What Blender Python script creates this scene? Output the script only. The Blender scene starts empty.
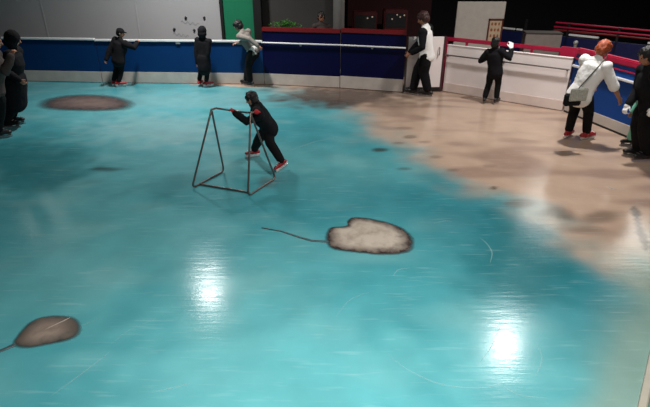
import bpy, bmesh, math, random
from mathutils import Vector, Matrix, noise
R = math.radians
scn = bpy.context.scene
COL = scn.collection
random.seed(7)

# ---------------------------------------------------------------- camera, world, lights, exposure
CAM_H, PITCH, FPX = 2.7, R(26.3), 500.0
cam_data = bpy.data.cameras.new('camera'); cam = bpy.data.objects.new('camera', cam_data); COL.objects.link(cam)
cam.location = (0, 0, CAM_H); cam.rotation_euler = (R(90) - PITCH, 0, 0)
cam_data.sensor_width = 36; cam_data.lens = 36 * FPX / 650; cam_data.clip_end = 200
scn.camera = cam
scn.view_settings.view_transform = 'Standard'; scn.view_settings.look = 'None'
scn.view_settings.gamma = 1; scn.view_settings.use_curve_mapping = False
scn.view_settings.exposure = 0.0
w = bpy.data.worlds.new('world'); scn.world = w; w.use_nodes = True
w.node_tree.nodes['Background'].inputs[0].default_value = (0.55, 0.7, 0.8, 1)
w.node_tree.nodes['Background'].inputs[1].default_value = 0.035

def lamp(x, y, z, power, size=0.45, col=(1, .96, .9), spread=150, aim=None):
    l = bpy.data.lights.new('ceiling_or_fill_lamp', 'AREA'); l.shape = 'DISK'; l.size = size
    l.energy = power; l.color = col; l.spread = R(spread)
    o = bpy.data.objects.new('ceiling_or_fill_lamp', l); COL.objects.link(o); o.location = (x, y, z)
    if aim is not None:
        o.rotation_euler = (Vector(aim) - Vector((x, y, z))).to_track_quat('-Z', 'Y').to_euler()
    return o
lamp(3.96, 8.5, 5, 170, .32, col=(1, .98, .95))
lamp(-2.96, 10.5, 5, 190, .48, col=(1, .98, .95), spread=125)
lamp(10.0, 14.0, 5, 55, 2.0, aim=(5, 7, 0))
lamp(7.4, 15.1, 5, 26, 1.6, aim=(4, 8, 0))
lamp(-8.05, 12.75, 4, 2.6, 1.0, aim=(-4, 7, 0), spread=120)
lamp(-6.7, 11.3, 5, 4.5, 1.1, spread=130)
lamp(0.3, 1.5, 4.2, 235, .9)  # unseen fill lamp, added to brighten the foreground ice
lamp(3.7, 4.6, 5.2, 55, .9, col=(1, .93, .86))  # another added fill lamp out of view, for the near ice and sand

# ---------------------------------------------------------------- helpers
def ray(px, py):
    u = (px - 325) / FPX; v = (py - 203.5) / FPX
    return Vector((u, math.cos(PITCH) - v * math.sin(PITCH), -math.sin(PITCH) - v * math.cos(PITCH)))
def at(px, py, z=0.0):                 # point of the photo at height z
    d = ray(px, py); t = (z - CAM_H) / d.z
    return Vector((d.x * t, d.y * t, z))
def hy(px, py, Y):                     # point of the photo at depth Y
    d = ray(px, py); t = Y / d.y
    return Vector((d.x * t, Y, CAM_H + d.z * t))

def srgb(r, g, b):
    f = lambda c: (c / 255 / 12.92) if c / 255 <= .04045 else ((c / 255 + .055) / 1.055) ** 2.4
    return (f(r), f(g), f(b), 1)

def mat(name, col, rough=.6, metal=0, nscale=8, namt=.15, bump=.05, bscale=60, emit=None, spec=.5):
    m = bpy.data.materials.new(name); m.use_nodes = True
    nt = m.node_tree; N = nt.nodes; L = nt.links; P = N['Principled BSDF']
    tc = N.new('ShaderNodeTexCoord')
    n1 = N.new('ShaderNodeTexNoise'); n1.inputs['Scale'].default_value = nscale; n1.inputs['Detail'].default_value = 4
    L.new(tc.outputs['Object'], n1.inputs['Vector'])
    mx = N.new('ShaderNodeMix'); mx.data_type = 'RGBA'
    mx.inputs[6].default_value = tuple(c * (1 - namt) for c in col[:3]) + (1,)
    mx.inputs[7].default_value = tuple(min(1, c * (1 + namt)) for c in col[:3]) + (1,)
    L.new(n1.outputs['Fac'], mx.inputs[0]); L.new(mx.outputs[2], P.inputs['Base Color'])
    P.inputs['Roughness'].default_value = rough; P.inputs['Metallic'].default_value = metal
    P.inputs['Specular IOR Level'].default_value = spec
    if bump:
        n2 = N.new('ShaderNodeTexNoise'); n2.inputs['Scale'].default_value = bscale
        L.new(tc.outputs['Object'], n2.inputs['Vector'])
        b = N.new('ShaderNodeBump'); b.inputs['Strength'].default_value = bump; b.inputs['Distance'].default_value = .01
        L.new(n2.outputs['Fac'], b.inputs['Height']); L.new(b.outputs[0], P.inputs['Normal'])
    if emit:
        P.inputs['Emission Color'].default_value = emit[:3] + (1,); P.inputs['Emission Strength'].default_value = emit[3]
    return m

def link(name, bm, m, parent=None, smooth=False):
    me = bpy.data.meshes.new(name); bm.normal_update(); bm.to_mesh(me); bm.free()
    for p in me.polygons: p.use_smooth = smooth
    if m: me.materials.append(m)
    o = bpy.data.objects.new(name, me); COL.objects.link(o)
    if parent: o.parent = parent
    return o
def thing(name, label, cat, loc=(0, 0, 0), yaw=0, group=None):
    o = bpy.data.objects.new(name, None); COL.objects.link(o)
    o.location = loc; o.rotation_euler = (0, 0, yaw); o.empty_display_size = .2
    return tag(o, label, cat, group)
def tag(o, label, cat, group=None):
    o['label'] = label; o['category'] = cat
    if group: o['group'] = group
    return o
def struct(o):
    o['kind'] = 'structure'; return o

def box(bm, x0, x1, y0, y1, z0, z1, bev=0.0):
    r = bmesh.ops.create_cube(bm, size=1)
    vs = r['verts']
    for v in vs:
        v.co = Vector(((x0 + x1) / 2 + v.co.x * (x1 - x0), (y0 + y1) / 2 + v.co.y * (y1 - y0), (z0 + z1) / 2 + v.co.z * (z1 - z0)))
    if bev:
        es = list({e for v in vs for e in v.link_edges})
        bmesh.ops.bevel(bm, geom=es, offset=bev, segments=2, affect='EDGES')
def sweep(bm, pts, rad, side=None, cap=True, seg=12, capn=3):
    """a closed round tube through pts; rad = r or (r_side, r_other) per point"""
    pts = [Vector(p) for p in pts]
    n = len(pts)
    rad = [(r, r) if not isinstance(r, (tuple, list)) else r for r in (rad if isinstance(rad, (list,)) else [rad] * n)]
    dirs = []
    for i in range(n):
        a = pts[max(i - 1, 0)]; b = pts[min(i + 1, n - 1)]
        dirs.append((b - a).normalized())
    s = Vector(side) if side is not None else (Vector((0, 1, 0)) if abs(dirs[0].y) < .8 else Vector((1, 0, 0)))
    rings = []
    def ring(c, d, s, rr):
        s2 = (s - d * s.dot(d)).normalized(); u = d.cross(s2)
        return s2, [bm.verts.new(c + s2 * (math.cos(2 * math.pi * k / seg) * rr[0]) + u * (math.sin(2 * math.pi * k / seg) * rr[1])) for k in range(seg)]
    if cap:
        for k in range(capn, 0, -1):
            a = k / (capn + .6) * math.pi / 2
            rr = rad[0]; q = (rr[0] + rr[1]) / 2 if rr[1] else rr[0]
            _, rg = ring(pts[0] - dirs[0] * math.sin(a) * min(rr), dirs[0], s, (rr[0] * math.cos(a), rr[1] * math.cos(a))); rings.append(rg)
    for i in range(n):
        s, rg = ring(pts[i], dirs[i], s, rad[i]); rings.append(rg)
    if cap:
        for k in range(1, capn + 1):
            a = k / (capn + .6) * math.pi / 2
            rr = rad[-1]
            _, rg = ring(pts[-1] + dirs[-1] * math.sin(a) * min(rr), dirs[-1], s, (rr[0] * math.cos(a), rr[1] * math.cos(a))); rings.append(rg)
    for a, b in zip(rings[:-1], rings[1:]):
        for k in range(seg):
            bm.faces.new((a[k], a[(k + 1) % seg], b[(k + 1) % seg], b[k]))
    bm.faces.new(rings[0][::-1]); bm.faces.new(rings[-1])
def ball(bm, c, r, rot=None, seg=14):
    if not isinstance(r, (tuple, list)): r = (r, r, r)
    M = Matrix.Translation(Vector(c)) @ (rot.to_4x4() if rot else Matrix()) @ Matrix.Diagonal((r[0], r[1], r[2], 1))
    bmesh.ops.create_uvsphere(bm, u_segments=seg, v_segments=max(8, seg // 2 + 2), radius=1, matrix=M)

def bake(name, bm, m, parent, voxel=.01, smooth=3, wob=0, wscale=7):
    """fuse overlapping volumes into one continuous skin"""
    me = bpy.data.meshes.new('t'); bmesh.ops.recalc_face_normals(bm, faces=bm.faces); bm.to_mesh(me); bm.free()
    t = bpy.data.objects.new('t', me); COL.objects.link(t)
    r = t.modifiers.new('r', 'REMESH'); r.mode = 'VOXEL'; r.voxel_size = voxel
    s = t.modifiers.new('s', 'SMOOTH'); s.iterations = smooth; s.factor = .5
    dg = bpy.context.evaluated_depsgraph_get(); dg.update()
    out = bpy.data.meshes.new_from_object(t.evaluated_get(dg))
    bpy.data.objects.remove(t); bpy.data.meshes.remove(me)
    out.name = name
    if wob:
        off = Vector((random.random() * 9, random.random() * 9, 0))
        nr = [v.normal.copy() for v in out.vertices]
        for v, q in zip(out.vertices, nr):
            p = v.co * wscale + off
            a = noise.noise(Vector((p.x, p.y, p.z * .6))) + .5 * abs(noise.noise(p * 2.3))
            v.co += q * (a * wob)
    for p in out.polygons: p.use_smooth = True
    out.materials.clear(); out.materials.append(m)
    o = bpy.data.objects.new(name, out); COL.objects.link(o); o.parent = parent
    return o

# ---------------------------------------------------------------- materials
M = {}
M['wallgrey'] = mat('pale_wall', srgb(172, 172, 174), .75, nscale=1.2, namt=.08, bump=.03)
M['wallmid'] = mat('grey_wall', srgb(66, 64, 62), .8, nscale=1.5, namt=.15)
M['walldark'] = mat('dark_wall', srgb(58, 52, 52), .85, nscale=1, namt=.2)
M['wallred'] = mat('dark_red_wall', srgb(60, 16, 18), .8, nscale=1.5, namt=.4)
M['black'] = mat('black_paint', srgb(16, 15, 16), .6)
M['green'] = mat('green_door', srgb(12, 120, 84), .6, namt=.1)
M['blue'] = mat('blue_board', srgb(2, 52, 104), .5, nscale=2, namt=.12, bump=.01, spec=.25)
M['navy'] = mat('navy_board', srgb(2, 2, 54), .5, nscale=2, namt=.12, bump=.01, spec=.2)
M['bright'] = mat('bright_blue_board', srgb(4, 66, 142), .5, nscale=3, namt=.12, bump=.01, spec=.25)
M['kick'] = mat('kick_plate', srgb(196, 186, 178), .45, nscale=5, namt=.2, bump=.02)
M['white'] = mat('white_board', srgb(250, 238, 236), .5, nscale=3, namt=.06, bump=.01)
M['whitekick'] = mat('white_kick', srgb(232, 214, 206), .5, nscale=5, namt=.1)
M['rail'] = mat('white_rail', srgb(225, 225, 225), .35, namt=.05)
M['greyrail'] = mat('grey_rail', srgb(105, 98, 94), .4, metal=.3)
M['pink'] = mat('crimson_rail', srgb(176, 20, 62), .4, nscale=5, namt=.12)
M['red'] = mat('red_rail', srgb(120, 14, 20), .45, nscale=5, namt=.2)
M['bracket'] = mat('bracket', srgb(170, 170, 170), .4, metal=.4)
M['steel'] = mat('steel_tube', srgb(112, 100, 96), .35, metal=.7, nscale=14, namt=.4)
M['blade'] = mat('blade', srgb(215, 215, 220), .25, metal=.8)
M['holder'] = mat('blade_holder', srgb(225, 220, 215), .4)
M['redskate'] = mat('red_skate', srgb(150, 16, 24), .4, nscale=20, namt=.3)
M['blackskate'] = mat('black_skate', srgb(22, 20, 22), .4)
M['skin'] = mat('skin', srgb(178, 122, 96), .55, nscale=12, namt=.08, bump=.02)
M['blackcloth'] = mat('black_cloth', srgb(21, 20, 24), .9, nscale=20, namt=.25, bump=.2, bscale=200, spec=.2)
M['blackcloth2'] = mat('black_trousers', srgb(17, 16, 18), .9, nscale=20, namt=.25, bump=.2, bscale=200, spec=.2)
M['greycloth'] = mat('grey_cloth', srgb(135, 128, 122), .9, nscale=16, namt=.15, bump=.2, bscale=200, spec=.2)
M['browncloth'] = mat('brown_grey_cloth', srgb(72, 64, 62), .9, nscale=16, namt=.2, bump=.2, bscale=200, spec=.2)
M['whitecloth'] = mat('white_cloth', srgb(246, 243, 240), .85, nscale=9, namt=.08, bump=.25, bscale=120, spec=.2)
M['mint'] = mat('mint_cloth', srgb(130, 205, 180), .85, nscale=9, namt=.1, bump=.2)
M['redglove'] = mat('red_glove', srgb(170, 24, 34), .8)
M['hairblack'] = mat('black_hair', srgb(18, 14, 14), .5, nscale=30, namt=.4, bump=.6, bscale=90)
M['hairred'] = mat('auburn_hair', srgb(176, 84, 48), .5, nscale=30, namt=.4, bump=.6, bscale=90)
M['hairbrown'] = mat('dark_brown_hair', srgb(58, 26, 22), .5, nscale=30, namt=.4, bump=.6, bscale=90)
M['eye'] = mat('eye_dark', srgb(25, 18, 16), .2)
M['lip'] = mat('lip', srgb(140, 66, 60), .5)
M['poster'] = mat('poster_frame', srgb(92, 38, 26), .5)
M['leaf'] = mat('leaf_green', srgb(58, 130, 34), .6, nscale=20, namt=.3)
M['scratch'] = mat('scratch_frost', srgb(170, 205, 205), .6)
M['scratch'].node_tree.nodes['Principled BSDF'].inputs['Alpha'].default_value = .3
M['outer'] = mat('rubber_floor', srgb(44, 40, 40), .8, nscale=2, namt=.25)

# ---------------------------------------------------------------- ice floor
def seg_d(p, a, b):
    ab = b - a; t = max(0, min(1, (p - a).dot(ab) / ab.length_squared))
    q = a + ab * t; return (p - q).length, (ab.x * (p.y - a.y) - ab.y * (p.x - a.x))
def flat(v): return Vector((v.x, v.y))
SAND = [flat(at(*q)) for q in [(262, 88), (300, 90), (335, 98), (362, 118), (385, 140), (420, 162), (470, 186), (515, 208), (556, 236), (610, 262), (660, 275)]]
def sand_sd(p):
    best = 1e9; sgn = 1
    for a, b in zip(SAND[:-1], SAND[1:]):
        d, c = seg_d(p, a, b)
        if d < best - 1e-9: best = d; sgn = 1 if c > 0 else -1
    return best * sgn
def sm(a, b, x):
    t = max(0, min(1, (x - a) / (b - a))); return t * t * (3 - 2 * t)
def mixc(a, b, t): return tuple(x + (y - x) * t for x, y in zip(a, b))
# (px, py, half width px, half height px, colour, strength) -- dirt and dye marks; the broad first ellipses paint light and shade into the ice
MARKS_AND_LIGHT = [(300, 200, 110, 24, (54, 132, 144), .45), (525, 265, 70, 45, (20, 104, 112), .7), (35, 165, 70, 24, (40, 106, 112), .7), (160, 130, 90, 14, (146, 182, 184), .5), (180, 101, 110, 7, (118, 160, 164), .6), (290, 370, 220, 50, (108, 182, 188), .55), (190, 190, 60, 14, (60, 138, 146), .4),
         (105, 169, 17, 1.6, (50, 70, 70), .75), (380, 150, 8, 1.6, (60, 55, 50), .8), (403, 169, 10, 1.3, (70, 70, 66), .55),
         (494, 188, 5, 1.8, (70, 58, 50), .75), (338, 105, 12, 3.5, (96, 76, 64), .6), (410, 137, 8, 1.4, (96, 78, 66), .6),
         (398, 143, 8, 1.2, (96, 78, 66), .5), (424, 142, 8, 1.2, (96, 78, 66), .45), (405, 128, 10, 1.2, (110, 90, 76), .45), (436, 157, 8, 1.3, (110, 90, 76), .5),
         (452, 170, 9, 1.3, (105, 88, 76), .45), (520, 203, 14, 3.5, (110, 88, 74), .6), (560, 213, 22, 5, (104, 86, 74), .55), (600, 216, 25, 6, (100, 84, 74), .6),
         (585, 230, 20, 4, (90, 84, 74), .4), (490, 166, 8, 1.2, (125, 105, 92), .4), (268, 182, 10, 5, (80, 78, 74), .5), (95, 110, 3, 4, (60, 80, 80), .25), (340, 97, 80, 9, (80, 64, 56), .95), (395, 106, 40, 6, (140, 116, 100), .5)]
DARK = [((636, 214), (640, 232), 3.2), ((640, 232), (647, 247), 4.0), ((634, 210), (637, 214), 4.5)]
def ice_floor():
    x0, x1, y0, y1, st = -10.0, 6.4, -1.0, 12.6, .05
    nx = int((x1 - x0) / st); ny = int((y1 - y0) / st)
    me = bpy.data.meshes.new('floor')
    vs = [(x0 + i * st, y0 + j * st, 0) for j in range(ny + 1) for i in range(nx + 1)]
    fs = [(j * (nx + 1) + i, j * (nx + 1) + i + 1, (j + 1) * (nx + 1) + i + 1, (j + 1) * (nx + 1) + i) for j in range(ny) for i in range(nx)]
    me.from_pydata(vs, [], fs)
    at_ = me.color_attributes.new('dye_and_light', 'FLOAT_COLOR', 'POINT')
    teal = srgb(92, 164, 171)[:3]; teal2 = srgb(66, 148, 158)[:3]; pale = srgb(132, 184, 186)[:3]; deep = srgb(34, 116, 130)[:3]
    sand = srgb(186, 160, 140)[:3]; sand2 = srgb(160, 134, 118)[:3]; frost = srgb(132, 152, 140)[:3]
    buf = []
    cp, sp_ = math.cos(PITCH), math.sin(PITCH)
    for (x, y, z) in vs:
        p = Vector((x, y)); q = Vector((x, y, 0))
        n1 = noise.noise(q * .55 + Vector((3, 1, 0))); n2 = noise.noise(q * 1.7); n3 = noise.noise(Vector((x * 1.2 + y * .6, y * 3.2, 4)))
        c = mixc(teal, teal2, sm(-.5, .5, n1 + .4 * n3)); c = mixc(c, pale, .42 * sm(.0, .8, n2 * .7 + n3 * .6 + .1))
        sd = sand_sd(p)
        c = mixc(c, deep, .75 * (1 - sm(.1, 1.3, abs(sd + .55))) * sm(6.6, 5.2, y) if sd < 0 else 0)
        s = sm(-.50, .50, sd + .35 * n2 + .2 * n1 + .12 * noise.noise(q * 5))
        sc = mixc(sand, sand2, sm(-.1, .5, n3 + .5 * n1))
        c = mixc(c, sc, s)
        # frosted edge of the ice by the kerb on the right
        if x > .5 and y < 5.3:
            fr = sm(.62, .80, x / max(y, .5) + .05 * n2) * sm(5.3, 4.4, y)
            c = mixc(c, frost, .75 * fr)
        # the marks and the painted light and shade, laid out where they lie on the ice
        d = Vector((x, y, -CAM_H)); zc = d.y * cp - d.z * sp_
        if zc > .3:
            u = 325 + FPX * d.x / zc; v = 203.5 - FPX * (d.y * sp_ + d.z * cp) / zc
            for (mx, my, a, b, mc, k) in MARKS_AND_LIGHT:
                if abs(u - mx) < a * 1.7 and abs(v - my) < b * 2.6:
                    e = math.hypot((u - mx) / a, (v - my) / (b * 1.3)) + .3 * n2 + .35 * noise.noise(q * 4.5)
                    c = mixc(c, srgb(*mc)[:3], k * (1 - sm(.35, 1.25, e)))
            if u > 610 and 190 < v < 265:
                for a, b, wd in DARK:
                    dd, _ = seg_d(Vector((u, v)), Vector(a), Vector(b))
                    c = mixc(c, srgb(70, 62, 52)[:3], .8 * (1 - sm(wd * .5, wd * 1.3, dd)))
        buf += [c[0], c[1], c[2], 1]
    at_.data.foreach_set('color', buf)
    m = bpy.data.materials.new('ice'); m.use_nodes = True; nt = m.node_tree; N = nt.nodes; L = nt.links; P = N['Principled BSDF']
    a = N.new('ShaderNodeAttribute'); a.attribute_name = 'dye_and_light'
    tc = N.new('ShaderNodeTexCoord')
    def nz(scale, detail=4, map_=None):
        n = N.new('ShaderNodeTexNoise'); n.inputs['Scale'].default_value = scale; n.inputs['Detail'].default_value = detail
        if map_:
            mp = N.new('ShaderNodeMapping'); mp.inputs['Scale'].default_value = map_[0]; mp.inputs['Rotation'].default_value = (0, 0, map_[1])
            L.new(tc.outputs['Object'], mp.inputs['Vector']); L.new(mp.outputs[0], n.inputs['Vector'])
        else: L.new(tc.outputs['Object'], n.inputs['Vector'])
        return n
    cloud = nz(2.3, 6); grain = nz(30, 3)
    s1 = nz(2.4, 5, ((1, 9, 1), 1.0)); s2 = nz(2.4, 5, ((1, 10, 1), -1.25))
    def ramp(src, lo, hi, c0=(0, 0, 0, 1), c1=(1, 1, 1, 1)):
        r = N.new('ShaderNodeValToRGB'); r.color_ramp.elements[0].position = lo; r.color_ramp.elements[1].position = hi
        r.color_ramp.elements[0].color = c0; r.color_ramp.elements[1].color = c1; L.new(src, r.inputs[0]); return r.outputs[0]
    def mixn(f, c1, c2, mode='MIX'):
        x = N.new('ShaderNodeMix'); x.data_type = 'RGBA'; x.blend_type = mode
        for s, v in ((0, f), (6, c1), (7, c2)):
            if isinstance(v, (int, float, tuple)): x.inputs[s].default_value = v
            else: L.new(v, x.inputs[s])
        return x.outputs[2]
    c = mixn(.55, a.outputs['Color'], ramp(cloud.outputs['Fac'], .3, .7, (.72, .72, .72, 1), (1.0, 1.0, 1.0, 1)), 'MULTIPLY')
    sc1 = ramp(s1.outputs['Fac'], .60, .74, (0, 0, 0, 1), (.12, .12, .12, 1)); sc2 = ramp(s2.outputs['Fac'], .60, .74, (0, 0, 0, 1), (.10, .10, .10, 1))
    c = mixn(sc1, c, (.5, .72, .72, 1)); c = mixn(sc2, c, (.5, .72, .72, 1))
    L.new(c, P.inputs['Base Color'])
    rr = N.new('ShaderNodeMapRange'); rr.inputs['To Min'].default_value = .12; rr.inputs['To Max'].default_value = .24
    L.new(cloud.outputs['Fac'], rr.inputs['Value']); L.new(rr.outputs[0], P.inputs['Roughness'])
    P.inputs['IOR'].default_value = 1.31; P.inputs['Specular IOR Level'].default_value = .5
    ad = N.new('ShaderNodeMath'); ad.operation = 'ADD'; L.new(s1.outputs['Fac'], ad.inputs[0]); L.new(s2.outputs['Fac'], ad.inputs[1])
    ad2 = N.new('ShaderNodeMath'); ad2.operation = 'MULTIPLY_ADD'; ad2.inputs[1].default_value = .35
    L.new(grain.outputs['Fac'], ad2.inputs[0]); L.new(ad.outputs[0], ad2.inputs[2])
    b = N.new('ShaderNodeBump'); b.inputs['Strength'].default_value = .10; b.inputs['Distance'].default_value = .01
    L.new(ad2.outputs[0], b.inputs['Height']); L.new(b.outputs[0], P.inputs['Normal'])
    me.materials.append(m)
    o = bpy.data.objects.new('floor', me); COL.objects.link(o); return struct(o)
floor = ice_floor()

bm = bmesh.new(); box(bm, -14, 14, -2, 21, -.3, -.03); struct(link('floor', bm, M['outer']))
bm = bmesh.new(); box(bm, -14, -1.9, 12.6, 14.2, -.03, 0); box(bm, -1.9, 14, 12.6, 21, -.03, 0); box(bm, 6.4, 14, -2, 12.6, -.03, 0)
struct(link('floor', bm, M['outer']))

# skate scratches that stand out
def scratch(pxs, wd=.008):
    pts = [at(*p) for p in pxs]; cr = []
    P = [pts[0]] + pts + [pts[-1]]
    for i in range(1, len(P) - 2):
        for k in range(6):
            t = k / 6; a, b_, c, d = P[i - 1:i + 3]
            cr.append(.5 * ((2 * b_) + (c - a) * t + (2 * a - 5 * b_ + 4 * c - d) * t * t + (3 * b_ - a - 3 * c + d) * t ** 3))
    cr.append(pts[-1]); bm = bmesh.new(); n = len(cr); prev = None
    for i, p in enumerate(cr):
        d = (cr[min(i + 1, n - 1)] - cr[max(i - 1, 0)]).normalized(); s = Vector((-d.y, d.x, 0)) * wd * math.sin(math.pi * (i + .3) / (n + .6)) * .5
        pr = (bm.verts.new(p + s + Vector((0, 0, .0012))), bm.verts.new(p - s + Vector((0, 0, .0012))))
        if prev: bm.faces.new((prev[1], pr[1], pr[0], prev[0]))
        prev = pr
    link('skate_scratch', bm, M['scratch'], floor)
for q, wd in [([(479, 237), (487, 244), (492, 253), (490, 263)], .012), ([(386, 352), (405, 368), (440, 384), (480, 388), (500, 384)], .008),
              ([(283, 152), (300, 147), (318, 141), (345, 136)], .016), ([(50, 397), (80, 375), (110, 352)], .008),
              ([(150, 393), (172, 388), (192, 383)], .009), ([(538, 345), (542, 360), (536, 375)], .007), ([(478, 365), (492, 345), (502, 322)], .006),
              ([(500, 385), (520, 395), (545, 398)], .008), ([(430, 224), (445, 221), (452, 222)], .010), ([(60, 345), (74, 330), (100, 318)], .006),
              ([(110, 345), (130, 330), (158, 318)], .005), ([(606, 185), (613, 189), (625, 190)], .02), ([(190, 265), (200, 270), (215, 262)], .008),
              ([(335, 318), (350, 300), (370, 292)], .005), ([(393, 277), (398, 270), (410, 268)], .01), ([(140, 95), (160, 88), (185, 90)], .02)]:
    scratch(q, wd)

# ---------------------------------------------------------------- frozen rays in the ice
def ray_mat(name, mid, rim, lo, hi, nmix=.35, fade=.88):
    m = bpy.data.materials.new(name); m.use_nodes = True; nt = m.node_tree; N = nt.nodes; L = nt.links; P = N['Principled BSDF']
    a = N.new('ShaderNodeAttribute'); a.attribute_name = 'rim'
    tc = N.new('ShaderNodeTexCoord')
    n = N.new('ShaderNodeTexNoise'); n.inputs['Scale'].default_value = 9; n.inputs['Detail'].default_value = 6; n.inputs['Roughness'].default_value = .65
    L.new(tc.outputs['Object'], n.inputs['Vector'])
    s = N.new('ShaderNodeMath'); s.operation = 'SUBTRACT'; s.inputs[1].default_value = .5; L.new(n.outputs['Fac'], s.inputs[0])
    ma = N.new('ShaderNodeMath'); ma.operation = 'MULTIPLY_ADD'; ma.inputs[1].default_value = nmix
    L.new(s.outputs[0], ma.inputs[0]); L.new(a.outputs['Fac'], ma.inputs[2])
    r = N.new('ShaderNodeValToRGB'); r.color_ramp.elements[0].position = lo; r.color_ramp.elements[0].color = mid
    r.color_ramp.elements[1].position = hi; r.color_ramp.elements[1].color = rim
    L.new(ma.outputs[0], r.inputs[0]); 
    n3 = N.new('ShaderNodeTexNoise'); n3.inputs['Scale'].default_value = 4.5; n3.inputs['Detail'].default_value = 8; n3.inputs['Roughness'].default_value = .7
    L.new(tc.outputs['Object'], n3.inputs['Vector'])
    r3 = N.new('ShaderNodeValToRGB'); r3.color_ramp.elements[0].position = .32; r3.color_ramp.elements[0].color = (.42, .36, .34, 1); r3.color_ramp.elements[1].position = .56
    L.new(n3.outputs['Fac'], r3.inputs[0])
    mu = N.new('ShaderNodeMix'); mu.data_type = 'RGBA'; mu.blend_type = 'MULTIPLY'; mu.inputs[0].default_value = .7
    L.new(r.outputs[0], mu.inputs[6]); L.new(r3.outputs[0], mu.inputs[7]); L.new(mu.outputs[2], P.inputs['Base Color'])
    # the dark edge melts into the clear ice around it
    al = N.new('ShaderNodeMapRange'); al.inputs['From Min'].default_value = fade; al.inputs['From Max'].default_value = 1.0
    al.inputs['To Min'].default_value = 1; al.inputs['To Max'].default_value = 0
    ma2 = N.new('ShaderNodeMath'); ma2.operation = 'MULTIPLY_ADD'; ma2.inputs[1].default_value = .12
    L.new(s.outputs[0], ma2.inputs[0]); L.new(a.outputs['Fac'], ma2.inputs[2]); L.new(ma2.outputs[0], al.inputs['Value'])
    L.new(al.outputs[0], P.inputs['Alpha']); P.inputs['Roughness'].default_value = .3; P.inputs['IOR'].default_value = 1.31
    return m
def frozen(name, label, cat, outline, tail, m, dome=.02, tail_w=.03, rib=None):
    pts = [at(*p) for p in outline]; n = len(pts)
    c = sum(pts, Vector()) / n
    root = thing(name, label, cat, c)
    sm_ = []
    for i in range(n):
        a, b_, d, e = (pts[(i + k) % n] for k in (-1, 0, 1, 2))
        for k in range(6):
            t = k / 6; sm_.append(.5 * ((2 * b_) + (d - a) * t + (2 * a - 5 * b_ + 4 * d - e) * t * t + (3 * b_ - a - 3 * d + e) * t ** 3) - c)
    bm = bmesh.new(); rings = []; K = 14; rad = []
    for j in range(1, K + 1):
        f = j / K; rg = []
        for p in sm_:
            rg.append(bm.verts.new((p.x * f, p.y * f, .002 + dome * (1 - f ** 2.5)))); rad.append(f)
        rings.append(rg)
    cv = bm.verts.new((0, 0, .002 + dome)); rad.append(0)
    N_ = len(sm_)
    for i in range(N_): bm.faces.new((cv, rings[0][i], rings[0][(i + 1) % N_]))
    for a, b_ in zip(rings[:-1], rings[1:]):
        for i in range(N_): bm.faces.new((a[i], b_[i], b_[(i + 1) % N_], a[(i + 1) % N_]))
    bmesh.ops.recalc_face_normals(bm, faces=bm.faces)
    body = link('body', bm, m, root, True)
    at_ = body.data.attributes.new('rim', 'FLOAT', 'POINT'); at_.data.foreach_set('value', rad)
    if tail:
        tp = [at(*p) - c + Vector((0, 0, .004)) for p in tail]; k = len(tp)
        bm = bmesh.new(); sweep(bm, tp, [(tail_w * (1 - i / k) + .004, .006) for i in range(k)], side=(0, 1, 0), seg=10)
        link('tail', bm, TAILM, root, True)
    if rib:
        tp = [at(*p) - c for p in rib]
        bm = bmesh.new(); sweep(bm, [q + Vector((0, 0, dome * .8)) for q in tp], [.003, .006, .003], seg=8)
        link('back_ridge', bm, RIBM, root, True)
    return root
TAILM = mat('tail_skin', srgb(66, 84, 88), .4, nscale=20, namt=.4)
RIBM = mat('ridge_skin', srgb(170, 160, 152), .4, nscale=20, namt=.2)
frozen('stingray', 'pale beige ray with dark brown rim and thin tail, in the middle of the ice', 'ray',
       [(326.7, 230), (331, 227), (346, 225.6), (346.5, 221), (351, 217.4), (360, 217), (375, 219), (391, 223), (405, 229), (414, 238), (415, 246), (410, 252.5), (399, 255),
        (378, 255.5), (362, 254), (344, 252), (332, 250), (326, 244.5), (324.5, 236.6)],
       [(328, 242), (312, 241), (299, 237.4), (281, 231.4), (262, 228)], ray_mat('beige_ray', srgb(180, 170, 158), srgb(56, 42, 40), .62, .92, .6), .02, .016)
frozen('stingray', 'small grey-brown leaf-shaped ray with a pale ridge, nearest the lower left corner', 'ray',
       [(11.5, 343), (16, 336), (26, 324.5), (37.4, 318), (51.8, 315.3), (66, 315.5), (78, 319), (82.5, 327.4), (79, 336), (66, 342), (46, 346), (29, 348.8), (15, 348)],
       [(15, 345), (5.8, 349), (-4, 353), (-16, 358)], ray_mat('grey_ray', srgb(140, 126, 116), srgb(58, 60, 58), .35, .95, .8, .82), .015, .018,
       rib=[(31, 338), (50, 329), (70, 319)])
frozen('stingray', 'wide dark brown oval ray far back in the ice before the blue boards at left', 'ray',
       [(35, 105), (42, 99.5), (60, 95.5), (85, 94), (110, 95.2), (126, 98), (137, 103), (134, 108.5), (120, 111), (95, 112), (60, 111), (41, 109)],
       None, ray_mat('brown_ray', srgb(116, 100, 94), srgb(54, 52, 54), .30, .95, 1.6, .66), .012)

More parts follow.
